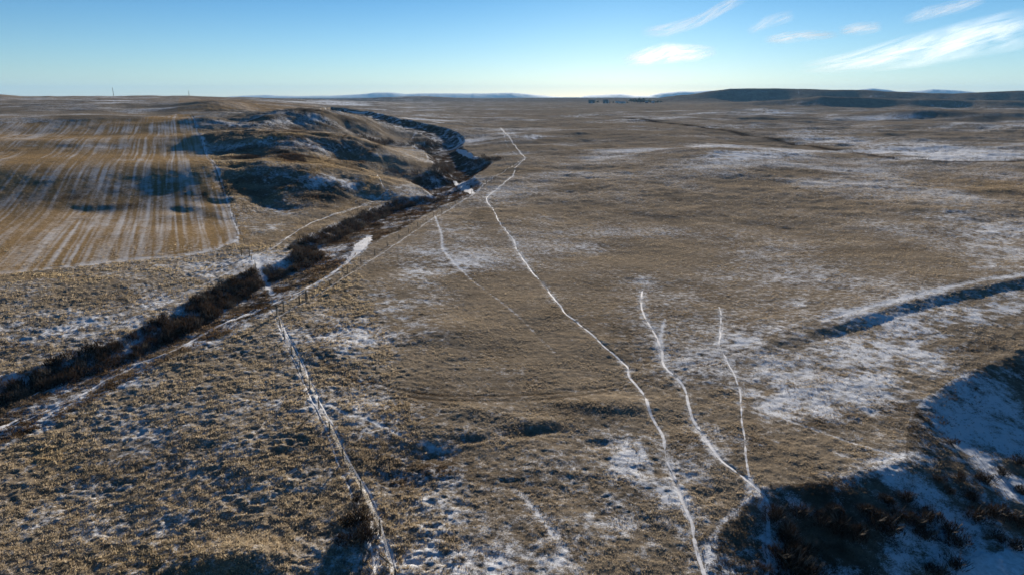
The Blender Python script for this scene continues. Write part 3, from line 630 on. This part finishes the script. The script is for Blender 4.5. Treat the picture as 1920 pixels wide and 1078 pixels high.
def along(line, n_, lo, hi, side=-1):
    """points beside a polyline, offset lo..hi to one side (right of direction if side=-1)"""
    seg = np.hypot(*np.diff(line, axis=0).T); cum = np.concatenate([[0], np.cumsum(seg)])/seg.sum()
    s = RNG.uniform(0, 1, n_); x = np.interp(s, cum, line[:, 0]); y = np.interp(s, cum, line[:, 1])
    e = 1e-3; dx = np.interp(np.minimum(s+e, 1), cum, line[:, 0])-np.interp(np.maximum(s-e, 0), cum, line[:, 0]); dy = np.interp(np.minimum(s+e, 1), cum, line[:, 1])-np.interp(np.maximum(s-e, 0), cum, line[:, 1])
    l = np.hypot(dx, dy)+1e-9; o = RNG.uniform(lo, hi, n_)*side
    return x-dy/l*o, y+dx/l*o
i0, i1 = 4, 12*4+2
thicket('shrub_thicket', 'dark brown leafless shrubs crowding the shaded creek bank in the foreground left', along(UP[i0:i1], 1200, .2, 7.0), 0, 1.0, 1.15, tri=60)
thicket('shrub_thicket', 'dark shrubs on the curving creek bank below the hill nose', along(UP[i1:18*4], 420, .8, 7), 0, 1.3, 1.3, tri=50)
# creek bed sedges
xs, ys = [], []
bb0, bb1 = VPOLY.min(0), VPOLY.max(0)
x = RNG.uniform(-140, 40, 90000); y = RNG.uniform(30, 420, 90000); m = inside(x, y, VPOLY); x, y = x[m], y[m]
sn = attrs(x, y)[0]; dl = pdist(x, y, LO, 40)[0]; m = (dl > .5) & (RNG.uniform(0, 1, len(x)) > sn*1.2) & (fbm(x/3, y/3, 7, 2) > .36)
for w_, (p_, wd) in enumerate(ICE[:7]):
    d = pdist(x, y, GL(p_), 5)[0]; m &= d > .35+max(wd)*.5
thicket('sedge_bed', 'rust brown sedge and reeds filling the creek bed', (x[m], y[m]), 0, .55, .6, 'reeds', 20, np.array((.085, .052, .028)))
print('sedges', m.sum())

def row(pts, n_, spread):
    L = GL(pts); x, y = along(L, n_, -spread, spread); return x, y
thicket('shrub_thicket', 'dark row of shrubs in the gully between the two far grassy hills', row([(690,264),(720,268),(750,273),(790,280),(802,286)], 130, 4), 0, 2.2, 2.8, tri=40)
thicket('shrub_thicket', 'dark shrubs at the mouth of the gully beside the creek bend', row([(725,322),(755,328),(790,332),(830,318),(840,312)], 150, 4), 0, 1.8, 2.2, tri=40)
thicket('shrub_thicket', 'low shrubs on the hollow right of the distant creek bend', row([(893,302),(905,302),(920,301),(936,300)], 50, 3), 0, 1.6, 2.0, tri=40)
thicket('shrub_thicket', 'low shrubs under the far creek bluff', row([(770,262),(790,266),(815,268),(835,266)], 80, 5), 0, 2.4, 2.6, tri=30)

# individual shrubs: one source shrub (branches + twigs), copied
def shrub_source(seed, k=420):
    global RNG
    o = empty('shrub', (0, 0, 0)); mb = MB()
    rnd = random.Random(seed)
    for i in range(9):
        a = rnd.uniform(0, 6.28); e = rnd.uniform(.25, .8); p = Vector((rnd.uniform(-.15, .15), rnd.uniform(-.15, .15), 0)); q = p+Vector((math.cos(a)*e*.6, math.sin(a)*e*.6, rnd.uniform(.5, .8)))
        mb.tube(p, q, .03, .018, 5)
        for j in range(3):
            b = a+rnd.uniform(-1, 1); mb.tube(q, q+Vector((math.cos(b)*.3, math.sin(b)*.3, rnd.uniform(.2, .45))), .016, .006, 4)
    mb.build('branch', M_WOOD, o)
    nl = 7; an = RNG.uniform(0, 6.28, nl); rr = RNG.uniform(.1, .65, nl)
    v, t_ = twig_cloud(np.cos(an)*rr, np.sin(an)*rr, RNG.uniform(0, .3, nl), RNG.uniform(.3, .6, nl), RNG.uniform(.5, .95, nl), k//nl, np.repeat((dark_br*.8)[None], nl, 0)*RNG.uniform(.7, 1.3, (nl, 1)), .035, .45)
    mesh_np('twigs', v, np.arange(len(v)).reshape(-1, 3), M_TWIG, o, tone=t_)
    return o
def copy_thing(src, loc, rz=0, sc=1, label=None):
    r_ = src.copy(); C.objects.link(r_); r_.location = loc; r_.rotation_euler = (0, 0, rz); r_.scale = (sc, sc, sc) if not hasattr(sc, '__len__') else sc
    for ch in src.children:
        c = ch.copy(); C.objects.link(c); c.parent = r_
    if label: r_['label'] = label
    return r_
SRC = [shrub_source(s) for s in (1, 2, 3)]; used = set()
def put_shrub(px, py, size, label, group, squash=.8):
    k = random.randrange(3); p = g3(px, py); loc = (p.x, p.y, p.z-.05)
    if k not in used:
        used.add(k); o = SRC[k]; o.location = loc; o.rotation_euler = (0, 0, random.uniform(0, 6)); o.scale = (size, size, size*squash)
    else: o = copy_thing(SRC[k], loc, random.uniform(0, 6), (size, size, size*squash))
    tag(o, label, 'shrub', group)
GRP = 'leafless shrubs in the shaded hollow'
HOLLOW = [(1455,975,1.9),(1480,1010,2.0),(1500,970,1.8),(1470,1050,2.2),(1510,1040,1.8),(1540,985,1.7),(1490,1075,2.3),(1575,990,2.0),(1605,1010,1.9),(1640,985,2.0),(1560,960,1.3),(1620,960,1.4),
 (1668,1000,2.1),(1690,975,1.7),(1720,985,1.9),(1745,970,1.5),(1700,940,1.4),(1735,1010,1.6),(1660,940,1.2),(1780,1000,1.9),(1800,1025,1.6),(1830,975,1.8),(1860,965,1.7),(1890,975,1.8),(1915,985,1.8),(1820,930,1.3),(1850,905,1.4),(1880,890,1.3),(1910,870,1.4),(1780,925,1.0),
 (1800,900,1.2),(1760,900,1.0),(1905,1030,1.5),(1870,1010,1.2),(1790,1065,1.6),(1760,1078,1.4),(1435,1070,1.1),(1448,1030,.8),(1520,1085,1.9),(1915,925,1.2)]
NB = ['beside the lower end of the snowy trail', 'on the dark slope under the grassy rim', 'beside a blue snow patch', 'at the edge of the snowy creek bottom']
for i, (px, py, s_) in enumerate(HOLLOW):
    where = 'left' if px < 1550 else 'middle' if px < 1750 else 'right'
    sz_ = 'large' if s_ >= 1.9 else 'mid-sized' if s_ >= 1.4 else 'small'; row_ = 'upper' if py < 945 else 'middle' if py < 1000 else 'bottom'
    put_shrub(px, py, s_*.82, '%s dark leafless shrub in the %s row at the %s of the shaded snowy hollow' % (sz_, row_, where), GRP)
put_shrub(1781,832,.95, 'small round dark shrub standing alone on blue shaded snow', None) if False else None
p = g3(1783,832); o = copy_thing(SRC[0], (p.x, p.y, p.z-.05), 1, (1.0, 1.0, .7)); tag(o, 'small round dark shrub standing alone on blue shaded snow', 'shrub')
if 'group' in o: del o['group']
for px, py, s_, lb in ((677,975,1.6,'brown shrub between the two trails at the bottom of the fence'),(690,1010,1.5,'brown shrub just above the leaning fence post'),(662,1020,1.5,'dark shrub left of the bottom end of the bluish fence trail'),(652,985,1.3,'dark shrub hugging the left side of the bluish fence trail'),(668,940,1.0,'small shrub at the head of the shrubs along the fence')):
    p = g3(px, py); o = copy_thing(SRC[random.randrange(3)], (p.x, p.y, p.z-.05), random.uniform(0, 6), (s_, s_, s_*.8)); tag(o, lb, 'shrub', 'shrubs along the bottom of the fence')
# oval shrub mats on the hill shoulder
for px, py, rx, lb in ((463,298,22,'left one of two dark oval shrub patches on the hill shoulder'),(549,302,30,'right, longer one of two dark oval shrub patches on the hill shoulder')):
    c = G(px, py); e = G(px+rx, py)-c; L_ = np.hypot(*e); x = c[0]+RNG.normal(0, L_*.42, 90); y = c[1]+RNG.normal(0, 3.2, 90)
    v, t_ = twig_cloud(x, y, zg(x, y)-.1, np.full(90, 1.6), np.full(90, 1.3), 40, np.repeat(red_br[None]*.7, 90, 0))
    o = mesh_np('shrub_patch', v, np.arange(len(v)).reshape(-1, 3), M_TWIG, tone=t_); tag(o, lb, 'shrub patch', 'oval shrub patches on the hill')

# ---------------------------------------------------------------- fences
POST_SRC = []
for k in range(4):
    mb = MB(); a = random.uniform(-.05, .05); b = random.uniform(-.05, .05)
    mb.tube((0, 0, -.3), (a*.5, b*.5, .7), .085, .078, 8); mb.tube((a*.5, b*.5, .7), (a, b, 1.42), .078, .068, 8)
    me = bpy.data.meshes.new('post'); me.from_pydata(mb.v, [], mb.f); me.materials.append(M_WOOD); POST_SRC.append(me)
def fence(name, label, pix, spacing, wires=(.35, .7, 1.05, 1.3), hgt=1.0, places=None, lead=None):
    L = GL(pix, 6); seg = np.hypot(*np.diff(L, axis=0).T); cum = np.concatenate([[0], np.cumsum(seg)])
    ts = np.arange(0, cum[-1]+.1, spacing) if places is None else places
    if places is None: ts = ts+np.array([random.uniform(-.4, .4) for _ in ts]); ts[0] = 0
    x = np.interp(ts, cum, L[:, 0]); y = np.interp(ts, cum, L[:, 1]); z = zg(x, y)
    root = empty(name, (x[0], y[0], z[0])); o0 = Vector((x[0], y[0], z[0])); tag(root, label, 'fence')
    for i in range(len(x)):
        o = bpy.data.objects.new('post', random.choice(POST_SRC)); C.objects.link(o); o.parent = root
        o.location = Vector((x[i], y[i], z[i]))-o0; s_ = hgt*random.uniform(.92, 1.06); o.scale = (1, 1, s_); o.rotation_euler = (random.uniform(-.05, .05), random.uniform(-.05, .05), random.uniform(0, 6))
    mb = MB()
    for i in range(len(x)-1):
        for h in wires:
            mb.tube((x[i]-o0.x, y[i]-o0.y, z[i]+h*hgt-o0.z), (x[i+1]-o0.x, y[i+1]-o0.y, z[i+1]+h*hgt-o0.z), .005, .005, 3)
    mb.build('wire', M_STEEL, root)
    return root, list(zip(x, y, z))
FA, pa_ = fence('wire_fence', 'wooden post and wire fence running from the creek crossing down to the bottom edge', [(519,590),(526,612),(540,650),(566,697),(588,742),(614,798),(646,866),(690,945),(716,1005),(735,1065),(745,1120)], 6.5)
FBB, pb_ = fence('wire_fence', 'wooden post fence climbing from the creek crossing along the straight trail', [(519,590),(530,583),(562,568),(574,562),(622,534),(694,484),(760,441),(800,414),(850,386),(890,362),(930,333),(978,302)], 9)
FC, pc_ = fence('wire_fence', 'old fence crossing the shaded creek bed up to the brace frame', [(519,590),(505,560),(490,528),(478,500),(470,484)], 7)
FD_, pd_ = fence('wire_fence', 'fence along the right edge of the stubble field', [(468,481),(455,450),(440,415),(430,375),(418,335),(398,300),(380,270),(368,240),(360,216)], 14)
FE, pe_ = fence('wire_fence', 'distant fence on the dark field boundary of the right plain', [(1280,234),(1380,249),(1450,260),(1560,281),(1680,299),(1760,303),(1900,301)], 22)
# braces
def brace(label, a, b, h=1.6):
    pa3, pb3 = g3(*a), g3(*b); root = empty('brace_frame', pa3); d = pb3-pa3; tag(root, label, 'fence brace')
    for q in (Vector((0, 0, 0)), d):
        mb = MB(); mb.tube(q+Vector((0, 0, -.3)), q+Vector((0.02, 0, h)), .12, .10, 8); mb.build('post', M_WOOD, root)
    mb = MB(); mb.tube(Vector((0, 0, h*.86))-d*.04, d*1.04+Vector((0, 0, h*.86)), .075, .07, 8); mb.build('rail', M_WOOD, root)
    return root
brace('wooden H-brace frame at the end of the field fence above the creek', (453,480), (468,480), 1.9)
brace('dark wooden brace with two posts beside the straight trail at the creek', (562,571), (574,564), 1.9)
brace('pair of fence corner posts where the three fences meet', (520,590), (532,584), 1.9)
p = g3(738,1058); mb = MB(); mb.tube((0, 0, -.1), (-1.15, .35, .75), .08, .06, 8); o = mb.build('fence_post', M_WOOD); o.location = p; tag(o, 'fallen wooden fence post leaning across the shrubs at the bottom edge', 'fence post')

# ---------------------------------------------------------------- farmstead and masts on the skyline
def at_r(px, r):
    d = ray(px, 200); x, y = d[0]*r, d[1]*r; return Vector((x, y, float(zg(x, y))))
def tree(px, r, h, wd, label, tone=(.05, .055, .03)):
    p = at_r(px, r); root = empty('tree', p); tag(root, label, 'tree', 'trees of the farmstead on the skyline'); mb = MB(); mb.tube((0, 0, -.5), (0, 0, h*.45), h*.03, h*.02, 6)
    for k in range(5):
        a = random.uniform(0, 6.28); mb.tube((0, 0, h*.3), (math.cos(a)*wd*.35, math.sin(a)*wd*.35, h*.65), h*.015, h*.006, 4)
    mb.build('trunk', M_WOOD, root); k = 9
    an = RNG.uniform(0, 6.28, k); rr = RNG.uniform(0, wd*.4, k)
    v, t_ = twig_cloud(np.cos(an)*rr, np.sin(an)*rr, RNG.uniform(.15, .5, k)*h, RNG.uniform(.2, .4, k)*wd, RNG.uniform(.3, .5, k)*h, 45, np.repeat(np.array(tone)[None], k, 0)*RNG.uniform(.7, 1.3, (k, 1)), .10, .35)
    mesh_np('crown', v, np.arange(len(v)).reshape(-1, 3), M_FOL, root, tone=t_)
def barn(px, r, wx, dy, h, wall, label, cat='farm building'):
    p = at_r(px, r); root = empty('farm_building', p); tag(root, label, cat)
    mb = MB(); mb.box((0, 0, h/2-.5), (wx, dy, h+1)); mb.build('wall', M_WALLS[wall], root)
    me = MB(); o = wx/2+.4; e = dy/2+.4; rh = h+min(wx, dy)*.3
    me.v = [(-o, -e, h+.01), (o, -e, h+.01), (o, e, h+.01), (-o, e, h+.01), (-o, 0, rh), (o, 0, rh)]; me.f = [(0, 1, 5, 4), (2, 3, 4, 5), (1, 2, 5), (3, 0, 4), (3, 2, 1, 0)]
    me.build('roof', M_WALLS['roof' if wall != 'dark' else 'dark'], root)
    d = MB(); d.box((0, -dy/2-.06, h*.35), (wx*.3, .12, h*.7)); d.build('door', M_WALLS['dark' if wall != 'dark' else 'roof'], root)
FR = 2300
barn(1109,FR,19,12,7,'dark','left one of two dark sheds on the skyline of the plain'); barn(1135,FR,15,12,8,'dark','right one of two dark sheds on the skyline of the plain')
barn(1138,FR+70,10,8,5,'white','small white farmhouse behind the dark sheds'); barn(1157,FR+60,12,8,4.5,'white','pale farm building left of the farmstead trees')
barn(1166,FR-20,22,8,3,'white','long low pale building in the snow before the farmstead'); barn(1212,FR,9,7,5,'red','reddish farm building before the middle of the farmstead trees'); barn(1224,FR+30,9,7,5,'white','small pale farmhouse at the right end of the farmstead')
TP = [1112,1120,1142,1150,1160,1168,1176,1184,1190,1195,1200,1205,1210,1215,1220,1226,1232,1238]
for i, px in enumerate(TP):
    hh = 7 if px < 1180 else (17 if px < 1216 else 10); kindw = 'low' if px < 1180 else 'tall' if px < 1216 else 'small'
    side = {'low': 'left of the farmstead grove', 'tall': 'in the middle of the farmstead grove', 'small': 'at the right end of the farmstead grove'}[kindw]
    tree(px, FR+40+random.uniform(-20, 60), hh*random.uniform(.8, 1.15), hh*random.uniform(1.0, 1.5), '%s dark distant tree %s' % (kindw, side))
def mast(px, r, h, label):
    p = at_r(px, r); root = empty('radio_mast', p); tag(root, label, 'mast'); mb = MB()
    for k in range(3):
        a = k*2.094; mb.tube((math.cos(a)*.5, math.sin(a)*.5, 0), (math.cos(a)*.25, math.sin(a)*.25, h), .18, .12, 4)
    for z in np.arange(1, h, 1.6):
        for k in range(3):
            a, b = k*2.094, (k+1)*2.094; mb.tube((math.cos(a)*.5, math.sin(a)*.5, z), (math.cos(b)*.4, math.sin(b)*.4, z+1.5), .06, .06, 3)
    mb.build('lattice', M_STEEL, root); mb = MB(); mb.tube((0, 0, h), (0, 0, h+1.5), .1, .05, 5); mb.build('antenna', M_STEEL, root)
mast(216,1520,15,'thin mast on the left skyline, the taller of two'); mast(357,1500,9,'short thin mast on the skyline above the stubble field'); mast(1116,FR+10,15,'slender pale mast between the two dark sheds')

# ---------------------------------------------------------------- distant mountains
def mountains(label, pts, r0, seed):
    a, z = _prof(pts, r0); A = np.linspace(a[0], a[-1], 500); hz = np.interp(A, a, z)+(fbm(A*60, A*0+seed, seed, 4)-.5)*r0*.0009
    e = np.clip((A-a[0])/.02, 0, 1)*np.clip((a[-1]-A)/.02, 0, 1); base = -30
    rr = np.linspace(-1, 1, 41); V = []
    for q in rr:
        r_ = r0+q*900; h = base+(hz-base)*(np.cos(q*np.pi/2)**1.2)*e*(1-.12*(fbm(A*150, A*0+q*3, seed+5, 3)-.0)*abs(q)*2)
        V.append(np.stack([np.sin(A)*r_, np.cos(A)*r_, h], 1))
    V = np.stack(V, 0); i = np.arange(40)[:, None]*500+np.arange(499)[None, :]
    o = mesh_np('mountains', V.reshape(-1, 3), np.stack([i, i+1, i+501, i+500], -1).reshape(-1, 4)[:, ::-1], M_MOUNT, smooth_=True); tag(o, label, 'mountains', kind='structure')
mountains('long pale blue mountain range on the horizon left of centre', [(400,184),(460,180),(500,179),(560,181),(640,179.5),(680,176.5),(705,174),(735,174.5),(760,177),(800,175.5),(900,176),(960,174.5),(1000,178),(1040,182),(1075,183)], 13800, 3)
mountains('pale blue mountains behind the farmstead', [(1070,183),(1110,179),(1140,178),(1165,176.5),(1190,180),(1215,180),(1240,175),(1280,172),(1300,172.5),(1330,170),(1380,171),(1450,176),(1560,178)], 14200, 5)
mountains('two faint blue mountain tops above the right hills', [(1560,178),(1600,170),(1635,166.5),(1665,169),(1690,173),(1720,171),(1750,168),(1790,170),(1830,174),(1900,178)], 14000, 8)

# ---------------------------------------------------------------- clouds: thin high sheets
def cloud(label, pts, seed, dist=30000, alpha=.62):
    """pts: (px, py, half width px) along a wisp; a gently bulging, tilted sheet far away"""
    cols = 160; rows = 24; P3 = []
    a = np.array(pts, float); s = np.linspace(0, 1, cols); k = np.linspace(0, 1, len(a)); c = np.stack([np.interp(s, k, a[:, j]) for j in range(3)], 1)
    t = np.gradient(c[:, :2], axis=0); t /= np.hypot(t[:, 0], t[:, 1])[:, None]; nn = np.stack([-t[:, 1], t[:, 0]], 1)
    V = []; ed = []
    for j in np.linspace(-1, 1, rows):
        for i in range(cols):
            q = c[i, :2]+nn[i]*c[i, 2]*j; d = ray(*q); L = dist*(1+.03*j)
            V.append((d[0]*L, d[1]*L, CAM_H+d[2]*L)); ed.append(max(0, 1-j*j)*min(1, 6*s[i], 6*(1-s[i])))
    i = np.arange(rows-1)[:, None]*cols+np.arange(cols-1)[None, :]
    uu = np.tile(s*len(pts)*1.0, rows); vv = np.repeat(np.linspace(-1, 1, rows), cols)
    o = mesh_np('cloud', np.array(V), np.stack([i, i+1, i+cols+1, i+cols], -1).reshape(-1, 4), M_CLOUD, smooth_=True, attrs_={'edge': np.array(ed)*alpha, 'cu': uu+seed*7.3, 'cv': vv})
    tag(o, label, 'cloud', 'cirrus wisps right of the sun', kind=None)
    o.visible_shadow = True
def cloud_material():
    m = bpy.data.materials.new('cloud'); m.use_nodes = True; t = m.node_tree; t.nodes.remove(t.nodes['Principled BSDF'])
    cx = N(t, 'ShaderNodeCombineXYZ'); t.links.new(mth(t, 'MULTIPLY', attr(t, 'cu'), .75), cx.inputs[0]); t.links.new(mth(t, 'MULTIPLY_ADD', attr(t, 'cv'), 2.0, mth(t, 'MULTIPLY', attr(t, 'cu'), .5)), cx.inputs[1])
    n1 = noise(t, 1.0, 9, .64, cx.outputs[0]); n1.node.inputs['Distortion'].default_value = .4
    al = mth(t, 'MULTIPLY', attr(t, 'edge'), mth(t, 'MULTIPLY_ADD', n1, 3.0, -.95, True), 0, True)
    d = N(t, 'ShaderNodeBsdfDiffuse'); tr = N(t, 'ShaderNodeBsdfTranslucent'); ad = N(t, 'ShaderNodeMixShader'); ad.inputs[0].default_value = .8
    for q in (d, tr): q.inputs[0].default_value = (.9, .9, .9, 1)
    t.links.new(d.outputs[0], ad.inputs[1]); t.links.new(tr.outputs[0], ad.inputs[2])
    tp = N(t, 'ShaderNodeBsdfTransparent'); mx = N(t, 'ShaderNodeMixShader'); t.links.new(al, mx.inputs[0]); t.links.new(tp.outputs[0], mx.inputs[1]); t.links.new(ad.outputs[0], mx.inputs[2]); t.links.new(mx.outputs[0], t.nodes['Material Output'].inputs[0])
    return m
M_CLOUD = cloud_material()
cloud('long broad cirrus streak rising to the right edge of the sky', [(1490,130,10),(1600,118,22),(1720,95,34),(1830,72,38),(1960,45,42)], 1)
cloud('thin wisp of cloud running up to the top edge', [(1200,62,10),(1250,58,14),(1310,40,12),(1350,18,12),(1400,-8,12)], 2)
cloud('small bright ragged cloud below the sun glow', [(1165,116,10),(1210,108,18),(1250,100,22),(1300,100,18),(1345,96,10)], 3, alpha=1.0)
cloud('short flat wisp of cloud right of the light streak', [(1430,76,6),(1470,72,12),(1520,67,11),(1575,66,6)], 4, alpha=.7)
cloud('small fluffy wisp of cloud between the two larger ones', [(1570,58,8),(1610,55,14),(1655,50,10)], 5, alpha=.6)
cloud('faint upper wisp of cloud near the top right', [(1690,42,8),(1740,25,14),(1800,12,14),(1850,-4,10)], 6, alpha=.45)
cloud('very faint slanting wisp of cloud left of the short flat wisp', [(1400,62,8),(1440,42,14),(1490,28,12)], 7, alpha=.35)

# ---------------------------------------------------------------- haze
hz = MB(); hz.box((0, 0, 95), (33000, 33000, 290))
m = bpy.data.materials.new('haze'); m.use_nodes = True; t = m.node_tree; t.nodes.remove(t.nodes['Principled BSDF'])
pv = N(t, 'ShaderNodeVolumePrincipled'); pv.inputs['Color'].default_value = (.28, .60, 1, 1); pv.inputs['Density'].default_value = .00004; pv.inputs['Anisotropy'].default_value = 0.0
t.links.new(pv.outputs[0], t.nodes['Material Output'].inputs['Volume'])
h = hz.build('haze', m); tag(h, 'thin blue air over the whole plain', 'haze', kind='stuff')
print('ground verts', NA*NR, 'zmin', Zc.min(), 'zmax', Zc.max())
